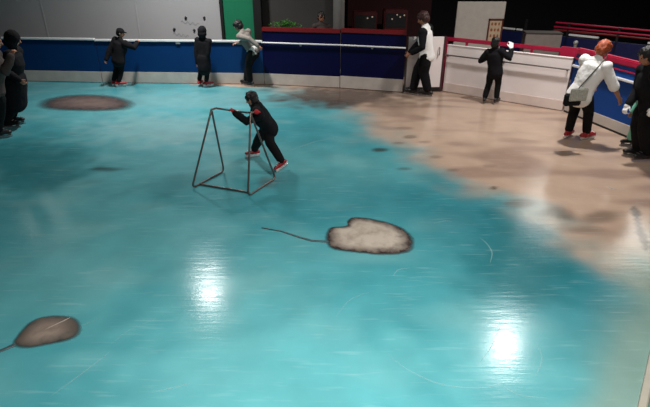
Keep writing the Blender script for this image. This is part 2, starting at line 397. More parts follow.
# kerb at the lower right
a, b_ = at(637, 407), at(650, 348); d = (b_ - a).normalized(); nrm = Vector((d.y, -d.x, 0))
bm = bmesh.new(); p0 = a - d * 1.5; p1 = b_ + d * 2.2
pr = [(0, 0), (.004, .028), (.016, .034), (.045, .034), (.055, .028), (.06, 0)]
r0 = [bm.verts.new(p0 + nrm * u + Vector((0, 0, z))) for u, z in pr]; r1 = [bm.verts.new(p1 + nrm * u + Vector((0, 0, z))) for u, z in pr]
for i in range(5): bm.faces.new((r0[i], r0[i + 1], r1[i + 1], r1[i]))
bm.faces.new(r0[::-1]); bm.faces.new(r1)
bmesh.ops.recalc_face_normals(bm, faces=bm.faces)
struct(link('trim_1', bm, mat('kerb', srgb(160, 156, 144), .5)))
bm = bmesh.new(); q0 = p0 + nrm * .062; q1 = p1 + nrm * .062
vs = [bm.verts.new(v) for v in (q0 + Vector((0, 0, .004)), q0 + nrm * 3 + Vector((0, 0, .004)), q1 + nrm * 3 + Vector((0, 0, .004)), q1 + Vector((0, 0, .004)))]
bm.faces.new(vs); struct(link('trim_2', bm, mat('green_mat', srgb(60, 120, 100), .6, nscale=6, namt=.3)))

# ---------------------------------------------------------------- walls behind
def wallbox(name, m, *a, bev=0):
    bm = bmesh.new(); box(bm, *a, bev); return struct(link(name, bm, m))
wallbox('wall_back', M['wallgrey'], -14, -2.56, 13.0, 13.15, 0, 4.5)
for i, sx in enumerate((-9.2, -6.9, -4.62)):                      # joint covers
    wallbox('trim_%d' % (3 + i), M['wallgrey'], sx, sx + .03, 12.99, 13.0, 0, 4.5)
wallbox('wall_back', M['wallmid'], -1.60, .25, 13.3, 13.45, 0, 4.5)
wallbox('wall_back', M['wallmid'], -2.62, -1.45, 13.0, 13.15, 2.15, 4.5)
wallbox('wall_back', M['walldark'], .25, 14, 18.5, 18.7, 0, 5)
wallbox('wall_back', M['wallred'], .62, 2.9, 14.6, 14.7, 0, 5)
wallbox('wall_right', M['walldark'], 13.8, 14, -2, 18.5, 0, 5)
wallbox('wall_left', M['wallgrey'], -14.1, -14, -2, 13.1, 0, 5)
struct(wallbox('wall_middle', M['walldark'], .2, .3, 13.45, 18.5, 0, 5))
# green door with black frame
dr = struct(bpy.data.objects.new('door_1', None)); COL.objects.link(dr); dr.location = (-2.12, 13.0, 0)
bm = bmesh.new(); box(bm, -.37, .37, .04, .09, .0, 2.05, .004); link('door_leaf', bm, M['green'], dr)
bm = bmesh.new(); box(bm, -.44, -.37, -.03, .12, 0, 2.15); box(bm, .37, .56, -.03, .3, 0, 2.15); box(bm, -.37, .37, -.03, .12, 2.05, 2.15); link('door_frame', bm, M['black'], dr)
# four dark pegs with pencil marks on the pale wall
for i, p in enumerate([(185.5, 18), (204, 18), (174, 29.5), (194, 30.5)]):
    q = hy(p[0], p[1], 12.97)
    o = thing('wall_hook', ['small dark hook on the pale wall, upper left of four', 'small dark hook on the pale wall, upper right of four above the hooded skater',
                            'small dark hook on the pale wall, lower left of four', 'small dark hook on the pale wall just left of the hooded skater'][i], 'hook', (q.x, 13.0, q.z), group='hooks on the pale wall')
    bm = bmesh.new(); sweep(bm, [(0, -.003, 0), (0, -.012, 0)], [.035, .03], side=(1, 0, 0)); link('plate', bm, M['black'], o, True)
    bm = bmesh.new(); sweep(bm, [(0, -.01, 0), (0, -.035, -.004), (0, -.045, .012)], .008, side=(1, 0, 0)); link('peg', bm, M['black'], o, True)
mm = mat('smudge', srgb(140, 140, 142), .8, nscale=30, namt=.15)
for (cx, cy, ln) in [(190, 22, .22), (181, 34, .18)]:
    q = hy(cx, cy, 12.99); bm = bmesh.new(); pts = []
    for k in range(28):
        t = k / 27; pts.append((q.x - ln + 2 * ln * t, 12.996, q.z - .06 * t + .03 * math.sin(t * 22)))
    sweep(bm, pts, [(.006, .002)] * 28, side=(0, 0, 1), seg=6); o = struct(link('trim_6', bm, mm))
# grey column
bm = bmesh.new(); sweep(bm, [(0, 0, 0), (0, 0, 4.5)], .14, cap=False, seg=24); sweep(bm, [(0, 0, 0), (0, 0, .12)], .17, cap=False, seg=24)
o = link('column', bm, mat('column_grey', srgb(150, 148, 146), .7)); o.location = (.34, 13.1, 0); tag(o, 'round grey column rising behind the navy boards', 'column')
for e in o.data.polygons: e.use_smooth = len(e.vertices) == 4

# ---------------------------------------------------------------- rink boards
def section(label, p0, p1, h, panel_m, style, kick_h=.26, group=None, name='rink_board'):
    p0 = Vector(p0 + (0,)) if len(p0) == 2 else Vector(p0); p1 = Vector(p1 + (0,)) if len(p1) == 2 else Vector(p1)
    u_ = (p1 - p0).normalized() * .004; p0 = p0 + u_; p1 = p1 - u_
    L_ = (p1 - p0).length; yaw = math.atan2(p1.y - p0.y, p1.x - p0.x)
    t = thing(name, label, 'rink board', p0, yaw, group)          # local x along, -y towards the ice
    g = .004
    bm = bmesh.new(); box(bm, g, L_ - g, .0, .05, kick_h, h, .004); link('panel', bm, panel_m, t)
    bm = bmesh.new(); box(bm, g, L_ - g, -.012, .05, 0.012, kick_h, .004); link('kick_plate', bm, M['kick' if style != 'white' else 'whitekick'], t)
    for k in range(int(L_ / 1.5) + 1):
        x = min(.1 + k * 1.5, L_ - .1); bm = bmesh.new(); box(bm, x, x + .05, .05, .12, 0, h - .05); link('rear_post', bm, M['greyrail'], t)
    if style == 'cap':          # white rail along the top edge
        bm = bmesh.new(); box(bm, 0, L_, -.035, .06, h, h + .045, .01); link('top_rail', bm, M['rail'], t)
        for x in ([L_ * .5] if L_ > 1 else []):
            bm = bmesh.new(); box(bm, x - .05, x + .05, -.03, .0, h - .05, h, .008); link('bracket', bm, M['bracket'], t)
    if style == 'railred':
        bm = bmesh.new(); sweep(bm, [(0, -.05, .955), (L_, -.05, .955)], .018, seg=12); link('hand_rail', bm, M['rail'], t, True)
        bm = bmesh.new(); box(bm, L_ * .5 - .02, L_ * .5 + .02, -.05, 0, .90, .95, .005); link('bracket', bm, M['bracket'], t)
        bm = bmesh.new(); box(bm, 0, L_, -.02, .07, h, h + .09, .012); link('top_rail', bm, M['red'], t)
    if style == 'white':
        bm = bmesh.new(); sweep(bm, [(0.02, -.06, .80), (L_ - .02, -.06, .80)], .015, seg=12); link('hand_rail', bm, M['greyrail'], t, True)
        for f in (.02, .5, .98):
            bm = bmesh.new(); box(bm, L_ * f - .012, L_ * f + .012, -.06, 0, .77, .80, .003); link('bracket', bm, M['greyrail'], t)
        bm = bmesh.new(); box(bm, 0, L_, -.01, .06, h, h + .02, .006); link('top_cap', bm, M['white'], t)
    if style == 'blue':
        bm = bmesh.new(); box(bm, 0, L_, -.05, -.0, .86, .90, .008); link('hand_rail', bm, M['rail'], t)
        bm = bmesh.new(); box(bm, 0, L_, -.012, -.0, 1.0, 1.025, .003); link('stripe', bm, M['pink'], t)
        bm = bmesh.new(); box(bm, 0, L_, -.016, .0, 0.0, .035, .003); link('foot_strip', bm, M['black'], t)
        bm = bmesh.new(); box(bm, 0, L_, -.02, .08, h, h + .11, .02); link('top_rail', bm, M['pink'], t)
    return t
G = 'boards round the rink'
c0, c1, c2, c3, c4 = (-9.6, 12.32), (-5.30, 11.97), (-1.42, 11.78), (.34, 11.42), (1.72, 11.02)
section('dark blue rink board with white top rail and pale kick plate, at far left', c0, c1, .97, M['blue'], 'cap', .26, G)
section('blue rink board with white top rail, behind the hooded skater in black', c1, c2, .95, M['blue'], 'cap', .26, G)
section('navy rink board with white handrail and red top, right of the person in grey', c2, c3, 1.19, M['navy'], 'railred', .26, G)
section('navy rink board with white handrail and red top, next to the white gate', c3, c4, 1.21, M['navy'], 'railred', .28, G)
section('long white rink board with thin grey handrail, behind the child in black', (2.62, 11.12), (4.62, 9.53), .99, M['white'], 'white', .20, G)
section('bright blue rink board with white rail and crimson top, behind the woman in white', (4.64, 9.50), (5.17, 7.30), 1.09, M['bright'], 'blue', .2, G)
section('bright blue rink board with crimson top at the right edge, behind the person in black', (5.17, 7.28), (5.5, 5.0), 1.09, M['bright'], 'blue', .2, G)
# white gate
t = thing('rink_gate', 'white rink gate with dark frame behind the man in the white top', 'gate', (1.75, 11.04, 0), math.atan2(.05, .83))
bm = bmesh.new(); box(bm, .02, .80, 0, .045, .10, 1.17, .006); link('panel', bm, M['white'], t)
bm = bmesh.new(); box(bm, .0, .83, -.008, .05, .03, .10, .004); link('bottom_rail', bm, M['black'], t)
bm = bmesh.new(); box(bm, .79, .84, -.01, .055, .0, 1.18, .004); link('gate_post', bm, mat('gate_post', srgb(70, 40, 44), .5), t)
bm = bmesh.new(); box(bm, .0, .025, -.01, .055, .0, 1.18, .004); link('gate_post', bm, M['greyrail'], t)
bm = bmesh.new(); sweep(bm, [(.70, -.01, .95), (.70, -.05, .95), (.70, -.05, .80), (.70, -.01, .80)], .01); link('handle', bm, M['greyrail'], t, True)
# crimson guard rail behind the white board
t = thing('guard_rail', 'crimson guard rail on posts running behind the long white board', 'rail', (2.75, 11.30, 0), math.atan2(-1.59, 2.0))
bm = bmesh.new(); box(bm, -.15, 2.5, -.02, .02, 1.05, 1.13, .01); link('rail', bm, M['pink'], t)
for x in (-.13, .33, 1.0, 1.7, 2.25):
    bm = bmesh.new(); box(bm, x, x + .05, -.02, .02, .0, 1.06, .006); link('post', bm, M['pink'], t)
bm = bmesh.new(); box(bm, 2.26, 2.62, -.03, .03, .98, 1.16, .01); link('end_plate', bm, M['pink'], t)

# ---------------------------------------------------------------- things behind the boards
# white partition with poster
t = thing('partition', 'tall white partition board standing behind the white rink boards', 'partition', (3.57, 12.2, 0), 0)
bm = bmesh.new(); box(bm, -.55, .55, 0, .05, .05, 1.78, .005); link('panel', bm, mat('partition_grey', srgb(186, 178, 168), .6), t)
bm = bmesh.new(); box(bm, -.57, -.5, -.15, .2, 0, .05); box(bm, .5, .57, -.15, .2, 0, .05); link('foot', bm, M['greyrail'], t)
pm = mat('poster_paper', srgb(190, 168, 140), .7, nscale=9, namt=.3)
t = thing('framed_poster', 'framed poster with orange brown drawings in a red-brown frame on the white partition', 'poster', (3.94, 12.19, 1.15), 0)
bm = bmesh.new(); box(bm, -.145, .145, -.002, .008, -.24, .24); link('paper', bm, pm, t)
bm = bmesh.new(); box(bm, -.17, -.14, -.02, .01, -.26, .26); box(bm, .14, .17, -.02, .01, -.26, .26); box(bm, -.17, .17, -.02, .01, .235, .265); box(bm, -.17, .17, -.02, .01, -.265, -.235); link('frame', bm, M['poster'], t)
om = mat('poster_ink', srgb(150, 84, 50), .7)
for k in range(9):
    bm = bmesh.new(); x = -.08 + .08 * (k % 3); z = .15 - .13 * (k // 3)
    ball(bm, (x, -.003, z), (.022 + .006 * (k % 2), .002, .035), seg=10); link('printed_figure', bm, om, t)

# second barrier far right with white rail and double crimson rails
a, b_ = Vector((4.1, 14.0, 0)), Vector((8.2, 9.6, 0)); yaw = math.atan2(b_.y - a.y, b_.x - a.x); LL = (b_ - a).length
t = thing('outer_barrier', 'dark navy barrier with broken white rail and crimson pipes behind the rink at right', 'barrier', a, yaw)
bm = bmesh.new(); box(bm, 0, LL, 0, .05, .05, 1.0, .004); link('panel', bm, mat('navy_dark', srgb(10, 22, 74), .5, nscale=3, namt=.3), t)
for s, e in ((.5, 1.02), (1.06, 1.22), (1.72, 1.86), (1.88, 2.22), (2.38, 3.05), (4.05, 5.2)):
    bm = bmesh.new(); box(bm, s, e, -.04, .03, 1.03, 1.075, .01); link('white_rail', bm, M['rail'], t)
for z, y in ((1.20, .0), (1.29, .05), (1.13, .02)):
    bm = bmesh.new(); sweep(bm, [(2.0, y, z), (LL, y, z)], .02, seg=10); link('crimson_pipe', bm, M['pink'] if z > 1.15 else M['red'], t, True)
for x in (.05, 1.25, 2.3, 3.4, 4.6, 5.8):
    bm = bmesh.new(); box(bm, x, x + .05, .0, .05, 0, 1.3, .006); link('post', bm, M['black'], t)
c = hy(543, 42, 12.0)
t = thing('storage_box', 'plain grey box standing between the white boards and the far barrier', 'box', (c.x, 12.0, 0), R(-8))
bm = bmesh.new(); box(bm, -.40, .40, 0, .4, .05, 1.10, .01); link('body', bm, mat('box_grey', srgb(142, 132, 126), .6), t)
bm = bmesh.new(); box(bm, -.41, .41, -.01, .41, 1.10, 1.13, .006); link('lid', bm, mat('box_lid', srgb(80, 74, 70), .6), t)
bm = bmesh.new(); box(bm, -.36, .36, .04, .36, 0, .05); link('plinth', bm, M['black'], t)
c = hy(576, 42, 11.2)
t = thing('bollard', 'short grey post standing right of the grey box', 'post', (c.x, 11.2, 0), 0)
bm = bmesh.new(); sweep(bm, [(0, 0, .03), (0, 0, 1.0)], .035, cap=False); link('post', bm, M['greyrail'], t, True)
bm = bmesh.new(); sweep(bm, [(0, 0, 0), (0, 0, .03)], .12, cap=False, seg=20); link('base', bm, M['black'], t)
bm = bmesh.new(); ball(bm, (0, 0, 1.03), .05); link('knob', bm, M['bracket'], t, True)

# plant in a red trough
c = hy(281, 27, 12.5)
t = thing('planter', 'green leafy plant in a red trough behind the boards beside the green door', 'plant', (c.x + .05, 12.5, 0), 0)
bm = bmesh.new(); box(bm, -.32, .42, -.12, .12, 1.02, 1.17, .01); link('trough', bm, M['red'], t)
bm = bmesh.new(); box(bm, -.28, -.22, -.1, .1, 0, 1.02); box(bm, .32, .38, -.1, .1, 0, 1.02); box(bm, -.28, .38, -.1, .1, .3, .33); link('stand', bm, M['black'], t)
bm = bmesh.new()
for k in range(260):
    a = random.uniform(0, 6.28); r_ = abs(random.gauss(0, .15)); p = Vector((.05 + r_ * math.cos(a) * 1.4, r_ * math.sin(a) * .7, 1.17 + random.random() * .17 * max(.15, 1 - r_ * 2)))
    d = Vector((math.cos(a), math.sin(a), random.uniform(.1, 1.2))).normalized(); s = d.cross(Vector((0, 0, 1))).normalized() * .018; ln = random.uniform(.05, .10)
    v = [bm.verts.new(q) for q in (p, p + d * ln * .5 + s, p + d * ln - Vector((0, 0, .015)), p + d * ln * .5 - s)]
    bm.faces.new(v)
o = link('foliage', bm, M['leaf'], t); o['kind'] = 'stuff'
# dark cabinets with small lights
gm = mat('cabinet_red', srgb(70, 12, 16), .5, nscale=4, namt=.4); lm_ = mat('small_light', srgb(200, 170, 150), .5, emit=(1, .8, .65, .12))
for i, (px, py, wd, h, lights, lab) in enumerate([
        (365, 22, .62, 1.45, [(.06, 1.30), (.18, 1.33)], 'dark red machine with two dim lights, left one behind the navy boards'),
        (396, 20, .60, 1.5, [(.02, 1.38), (.10, 1.33), (-.1, 1.28), (.2, 1.37)], 'dark red machine with four tiny lights, left of the man in white')]):
    q = hy(px, py, 13.4); t = thing('game_machine', lab, 'machine', (q.x, 13.4, 0), 0, 'machines in the dark behind the navy boards')
    bm = bmesh.new(); box(bm, -wd / 2, wd / 2, 0, .5, 0, h, .03); link('body', bm, gm, t)
    bm = bmesh.new(); box(bm, -wd / 2 + .05, wd / 2 - .05, -.01, .0, h - .42, h - .08, .002); link('screen', bm, M['black'], t)
    for (lx, lz) in lights:
        bm = bmesh.new(); ball(bm, (lx, -.012, lz), (.022, .01, .02), seg=10); link('light', bm, lm_, t, True)

# ---------------------------------------------------------------- skating aid
def aid():
    A, B = at(192, 188, .015), at(224, 171, .015)
    C_, D_ = at(248, 196, .015), at(275.5, 178, .015)
    E_, F_ = hy(211.5, 109.5, 6.2), hy(250.5, 113.5, 5.97)
    org = (A + D_) / 2; org.z = 0
    t = thing('skating_aid', 'bent steel tube skating support frame pushed by the child on the teal ice', 'skating aid', org, 0)
    def corner(P, i, r=.07):
        a, b_, c = P[i - 1], P[i], P[(i + 1) % len(P)]
        u = (a - b_).normalized() * r; v = (c - b_).normalized() * r
        return [b_ + u, b_ + u * .45 + v * .12, b_ + u * .12 + v * .45, b_ + v]
    up = Vector((0, 0, 0))
    for nm, P in (('side_frame', [E_, A, B]), ('side_frame', [F_, C_, D_])):
        loop = [(P[0] + (P[-1] - P[0]) * .0)]
        pts = [P[0]] + corner(P, 1) + corner(P, 2) + [P[0] + (P[2] - P[0]) * .03]
        bm = bmesh.new(); sweep(bm, [p - org for p in pts], .013, side=(1, 0, .3), seg=10); link(nm, bm, M['steel'], t, True)
    bar = [E_, hy(216, 108.2, 6.25), hy(232, 110.5, 6.38), hy(247, 112.5, 6.25), F_ + Vector((.03, .03, .008)), F_]
    bm = bmesh.new(); sweep(bm, [p - org for p in bar], .013, seg=10); link('handlebar', bm, M['steel'], t, True)
    bm = bmesh.new(); sweep(bm, [at(200, 184.2, .015) - org, at(249, 192.3, .015) - org], .013, seg=10); link('cross_bar', bm, M['steel'], t, True)
    for p, q in ((C_, .5), (A, .5)):
        pass
    return t
aid()

# ---------------------------------------------------------------- people
def ik(a, c, l1, l2, pole, straight=0):
    d = c - a; L_ = d.length
    if straight and L_ < (l1 + l2) * straight:
        k = max(.72, L_ / ((l1 + l2) * straight)); l1 *= k; l2 *= k
    mx = (l1 + l2) * .995
    if L_ > mx:
        k = min(L_ / mx, 1.16); l1 *= k; l2 *= k; mx *= k
    if L_ > mx: c = a + d * (mx / L_); d = c - a; L_ = mx
    x = (l1 * l1 - l2 * l2 + L_ * L_) / (2 * L_); h = math.sqrt(max(0, l1 * l1 - x * x)); u = d.normalized()
    pl = Vector(pole); pl = (pl - u * pl.dot(u)).normalized()
    return a + u * x + pl * h, c

EYE = None
def add_hand(bm, W, d, n, S, side, curl=.35):
    """palm, four jointed fingers of unequal length and a thumb; d along, n palm normal"""
    d = d.normalized(); n = (n - d * n.dot(d)).normalized(); s = d.cross(n) * side
    sc = S / 1.7; pl = .085 * sc
    sweep(bm, [W, W + d * pl * .5, W + d * pl], [(.026 * sc, .017 * sc), (.038 * sc, .016 * sc), (.038 * sc, .013 * sc)], side=s, seg=12)
    for k, (off, ln) in enumerate(((.030, .070), (.011, .080), (-.010, .074), (-.029, .058))):
        p = W + d * (pl * .8) + s * off * sc; dd = d.copy(); pts = [p]
        for j in range(3):
            ang = curl * (.6 + .5 * j); dd = (d * math.cos(ang * (j + 1) * .8) + n * math.sin(ang * (j + 1) * .8)).normalized()
            p = p + dd * (ln * sc * (.45, .32, .25)[j]) + (s * off * .04); pts.append(p)
        sweep(bm, [W + d * pl * .6 + s * off * sc] + pts, [.009 * sc, .0088 * sc, .0082 * sc, .0075 * sc, .006 * sc], seg=8, capn=2)
    p = W + d * pl * .25 + s * .028 * sc; e = (d * .75 + s * .65 + n * .25).normalized()
    f = (d * .9 + s * .2 + n * .45).normalized()
    sweep(bm, [p - e * .01, p + e * .035 * sc, p + e * .035 * sc + f * .03 * sc], [.013 * sc, .0105 * sc, .008 * sc], seg=8, capn=2)

def person(label, S, loc, yaw, hip=(0, 0, .50), lean=3, roll=0, head=(0, 0), hands=None, feet=None, top='blackcloth', bottom='blackcloth2', sleeves=None,
           skates='redskate', hair='hairblack', hairstyle='short', hem=.04, puff=1.0, glove=None, flare=1.0, legw=1.0, pole=((-1, .6, -.3), (-1, -.6, -.3)), curl=.5, hood=False, kneep=None, group=None, twist=0, extra=None, wob=.008, dz=0, spine=None, straight=.985, short=False):
    """local frame: +x ahead, +y to the left.  hip in units of S; hands and feet in world points."""
    root = thing('person', label, 'person', loc, yaw, group)
    inv = Matrix.Translation(Vector(loc)) @ Matrix.Rotation(yaw, 4, 'Z'); inv = inv.inverted()
    P = Vector((hip[0] * S, hip[1] * S, hip[2] * S + .05 + dz))
    rot = Matrix.Rotation(R(lean), 3, 'Y') @ Matrix.Rotation(R(roll), 3, 'X')
    t = rot @ Vector((0, 0, 1)); fw = rot @ Vector((1, 0, 0)); sd = rot @ Vector((0, 1, 0))
    if spine:
        P = inv @ hy(*spine[0]); nk = inv @ hy(*spine[1]); t = (nk - P).normalized()
        fw = (Vector((1, 0, 0)) - t * t.x).normalized(); sd = t.cross(fw)
        lean = math.degrees(math.atan2(t.x, t.z))
    sd2 = Matrix.Rotation(R(twist), 3, t) @ sd; fw2 = sd2.cross(t)
    chest = P + t * .17 * S + fw * .01 * S; N_ = P + t * .305 * S
    lt = (t * .5 + Vector((0, 0, .5))).normalized() if lean < 50 else t
    hr = Matrix.Rotation(R(head[1]), 3, 'Z') @ Matrix.Rotation(R(head[0]), 3, 'Y') @ Matrix.Rotation(R(lean * .6), 3, 'Y')
    hup = hr @ Vector((0, 0, 1)); hf = hr @ Vector((1, 0, 0)); hs = hr @ Vector((0, 1, 0))
    hc = N_ + lt * .035 * S + hup * .070 * S
    k = .064 * S / .064 * .064 * (1.0 + max(0, (1.5 - S)) * .25)          # head half-width, children a bit larger
    sh = [N_ - t * .035 * S + sd2 * .105 * S, N_ - t * .035 * S - sd2 * .105 * S]
    hp = [P + sd * .05 * S, P - sd * .05 * S]
    la, lf, lt_, ls = .165 * S, .150 * S, .245 * S, .235 * S
    # hands
    HW = []
    for i in range(2):
        w_ = None if hands is None else hands[i]
        if w_ is None:
            p = sh[i] + Vector((.03 * S, (.03 if i == 0 else -.03) * S, -.30 * S))
        else: p = inv @ Vector(w_)
        el, wr = ik(sh[i], p, la, lf, pole[i]); HW.append((el, wr))
    # feet: (world ankle-base point, toe yaw offset deg, pitch deg)
    FT = []
    for i in range(2):
        if feet is None or feet[i] is None:
            fp = Vector((0, (.055 if i == 0 else -.055) * S, 0)); fy = R(8 if i == 0 else -8); fp_ = 0
        else:
            fp = inv @ Vector(feet[i][0]); fy = R(feet[i][1]); fp_ = R(feet[i][2])
        fr = Matrix.Rotation(fy, 3, 'Z') @ Matrix.Rotation(fp_, 3, 'Y')
        ank = fp + fr @ Vector((0, 0, .095 + .035 * S))
        kn, ank2 = ik(hp[i], ank, lt_, ls, (kneep[i] if kneep else (1, 0, .1)), straight)
        fp = fp + (ank2 - ank) if False else fp
        FT.append((kn, ank, fr, fp))
    # body, one continuous skin
    bm = bmesh.new()
    sweep(bm, [P - t * .03 * S, P + t * .08 * S, chest, N_ - t * .03 * S], [(.078 * S, .055 * S), (.066 * S, .05 * S), (.088 * S, .06 * S), (.07 * S, .045 * S)], side=sd2)
    sweep(bm, [N_ - t * .04 * S, N_ + lt * .02 * S, hc - hup * .02 * S], [.032 * S, .029 * S, .03 * S])
    HM = Matrix((hf, hs, hup)).transposed()
    ball(bm, hc + hup * .012 * S, (.060 * S * 1.02, .050 * S, .062 * S), HM, 20)
    ball(bm, hc + hf * .014 * S - hup * .022 * S, (.042 * S, .037 * S, .045 * S), HM, 16)
    sweep(bm, [hc + hf * .052 * S + hup * .012 * S, hc + hf * .064 * S - hup * .014 * S], [.006 * S, .0095 * S], seg=8)
    for q in (1, -1): ball(bm, hc + hs * q * .050 * S - hf * .004 * S, (.012 * S, .006 * S, .018 * S), HM, 10)
    for i in range(2):
        el, wr = HW[i]
        sweep(bm, [sh[i], (sh[i] + el) / 2, el, (el + wr) / 2, wr], [.030 * S, .028 * S, .024 * S, .022 * S, .016 * S])
        d = (wr - el).normalized(); q = 1 if i == 0 else -1
        if glove is None or glove == 'blackcloth': add_hand(bm, wr, (d + Vector((0, 0, -.1))), Vector((.3, -q, -.2)) if d.z < -.6 else Vector((0, -q * .2, -1)), S, -q, curl)
        kn, ank, fr, fp = FT[i]
        sweep(bm, [hp[i], (hp[i] + kn) / 2, kn, kn * .6 + ank * .4, ank], [.052 * S, .046 * S, .034 * S, .033 * S, .022 * S])
        sweep(bm, [ank, fp + fr @ Vector((.0, 0, .10)), fp + fr @ Vector((.085 * S, 0, .092))], [.018 * S, .016 * S, .013 * S])
    bake('body', bm, M['skin'], root, .0065, 2)
    for q in (1, -1):
        bm = bmesh.new(); ball(bm, hc + hf * .0535 * S + hs * q * .020 * S + hup * .012 * S, (.0045 * S, .0075 * S, .0048 * S), HM, 8); link('eye', bm, M['eye'], root, True)
    bm = bmesh.new(); ball(bm, hc + hf * .0535 * S - hup * .034 * S, (.004 * S, .014 * S, .004 * S), HM, 8); link('mouth', bm, M['lip'], root, True)
    # hair / cap
    bm = bmesh.new()
    if hairstyle in ('short', 'bob', 'curly'):
        ball(bm, hc + hup * .022 * S - hf * .008 * S, (.066 * S, .058 * S, .062 * S), HM, 18)
        ball(bm, hc - hf * .020 * S - hup * .008 * S, (.052 * S, .060 * S, .058 * S), HM, 16)
        for a in range(16):
            v = Vector((random.uniform(-1, .8), random.uniform(-1, 1), random.uniform(.0, 1))).normalized()
            ball(bm, hc + hup * .02 * S + HM @ Vector((v.x * .056, v.y * .050, v.z * .055)) * S, .014 * S, None, 8)
        if hairstyle == 'bob':
            ball(bm, hc - hf * .018 * S - hup * .03 * S, (.052 * S, .060 * S, .055 * S), HM, 16)
        if hairstyle == 'curly':
            for a in range(26):
                v = Vector((random.uniform(-1, .5), random.uniform(-1, 1), random.uniform(-.3, 1))).normalized()
                ball(bm, hc + hup * .012 * S + HM @ Vector((v.x * .062, v.y * .056, v.z * .062)) * S, .02 * S, None, 8)
    if hairstyle == 'cap':
        ball(bm, hc + hup * .03 * S - hf * .004 * S, (.068 * S, .060 * S, .056 * S), HM, 18)
        sweep(bm, [hc + hup * .03 * S + hf * .05 * S, hc + hup * .022 * S + hf * .092 * S], [(.045 * S, .008 * S), (.038 * S, .006 * S)], side=hs)
        ball(bm, hc - hf * .026 * S - hup * .004 * S, (.044 * S, .052 * S, .05 * S), HM, 14)
    if hairstyle == 'hood':
        ball(bm, hc + hup * .014 * S - hf * .012 * S, (.074 * S, .068 * S, .078 * S), HM, 18)
        ball(bm, hc - hf * .02 * S - hup * .035 * S, (.068 * S, .072 * S, .062 * S), HM, 16)
    bake({'cap': 'cap', 'hood': 'hood'}.get(hairstyle, 'hair'), bm, M[hair], root, .009, 2, .004 if hairstyle in ('cap', 'hood') else .011, 30)
    # top
    g = 1.0 * puff
    bm = bmesh.new()
    if not sleeves:
        for q in range(2): ball(bm, sh[q], .047 * S * g)
    sweep(bm, [sh[0], N_ - t * .008 * S, sh[1]], [.038 * S, .046 * S, .038 * S])
    hemP = P - t * hem * S
    sweep(bm, [hemP, P + t * .06 * S, chest, N_ - t * .055 * S, N_ - t * .015 * S],
          [(.098 * S * g * flare, .078 * S * g * flare), (.088 * S * g, .068 * S * g), (.104 * S * g, .076 * S * g), (.098 * S * g, .062 * S * g), (.05 * S, .042 * S)], side=sd2, seg=20)
    if hem > .1:
        sweep(bm, [hemP, (hemP + P) / 2, P], [(.10 * S * g * flare, .085 * S * g * flare)] * 3, side=sd2, seg=20)
    sweep(bm, [N_ - t * .02 * S, N_ + lt * .018 * S], [.045 * S, .040 * S])
    if hood:
        ball(bm, N_ - fw * .045 * S - t * .01 * S, (.045 * S, .075 * S, .05 * S), HM, 14)
    slv = bmesh.new() if sleeves else bm
    for i in range(2):
        el, wr = HW[i]
        if sleeves: slv = bmesh.new(); ball(slv, sh[i], .050 * S * g)
        if short: sweep(slv, [sh[i], (sh[i] + el) / 2, el, el * .8 + wr * .2], [.044 * S * g, .040 * S * g, .038 * S * g, .040 * S * g], seg=14)
        else: sweep(slv, [sh[i], (sh[i] + el) / 2, el, (el + wr) / 2, wr - (wr - el) * .06], [.044 * S * g, .041 * S * g, .036 * S * g, .033 * S * g, .028 * S * g], seg=14)
        if sleeves: bake('sleeve', slv, M[sleeves], root, .012, 3, wob * .7, 9)
    bake('jacket' if 'black' in top or 'brown' in top else 'shirt', bm, M[top], root, .012, 3, wob, 9)
    if glove and glove != 'blackcloth':
        for i in range(2):
            if glove == 'mitten' and i == 0: continue
            bm = bmesh.new(); el, wr = HW[i]; d = (wr - el).normalized(); q = 1 if i == 0 else -1
            sweep(bm, [wr - d * .03, wr + d * .02], [.027 * S, .026 * S])
            add_hand(bm, wr, d, Vector((0, -q * .3, -1)), S * (1.12 if glove != 'mitten' else 1.7), -q, curl)
            bake('glove', bm, M['whitecloth' if glove == 'mitten' else glove], root, .006, 2)
    # trousers
    bm = bmesh.new()
    sweep(bm, [P - t * .045 * S, P + t * .06 * S], [(.088 * S, .070 * S), (.076 * S, .060 * S)], side=sd)
    for i in range(2):
        kn, ank, fr, fp = FT[i]
        e = ank + (kn - ank).normalized() * .01
        sweep(bm, [hp[i], (hp[i] + kn) / 2, kn, kn * .5 + e * .5, e], [(.060 * S), .054 * S * legw, .044 * S * legw, .041 * S * legw, .036 * S * legw], seg=14)
    bake('trousers', bm, M[bottom], root, .012, 2, .006, 10)
    # skates
    for i in range(2):
        kn, ank, fr, fp = FT[i]
        bm = bmesh.new(); u = (kn - ank).normalized(); Z = fr @ Vector((0, 0, 1)); X = fr @ Vector((1, 0, 0)); Y = fr @ Vector((0, 1, 0))
        b0 = fp + Z * .085
        sweep(bm, [b0 - X * .045 * S, b0 + X * .03 * S, b0 + X * .105 * S], [(.024 * S, .026 * S), (.028 * S, .027 * S), (.024 * S, .020 * S)], side=Y)
        sweep(bm, [b0 - X * .012 * S, ank, ank + u * .055 * S], [.030 * S, .030 * S, .036 * S], side=Y)
        sk = bake('ice_skate', bm, M[skates], root, .008, 2)
        fm = Matrix((X, Y, Z)).transposed().to_4x4(); fm.translation = fp
        bm = bmesh.new(); L0, L1 = -.065 * S, .125 * S
        box(bm, L0, L1, -.0025, .0025, 0.001, .03); bmesh.ops.transform(bm, matrix=fm, verts=bm.verts)
        link('blade', bm, M['blade'], sk)
        bm = bmesh.new(); box(bm, L0 + .01, L0 + .055, -.012, .012, .026, .07, .004); box(bm, L1 - .075, L1 - .02, -.012, .012, .026, .07, .004); box(bm, L0 + .02, L1 - .03, -.008, .008, .026, .036)
        box(bm, -.065 * S, .115 * S, -.022 * S, .022 * S, .058, .068, .003)
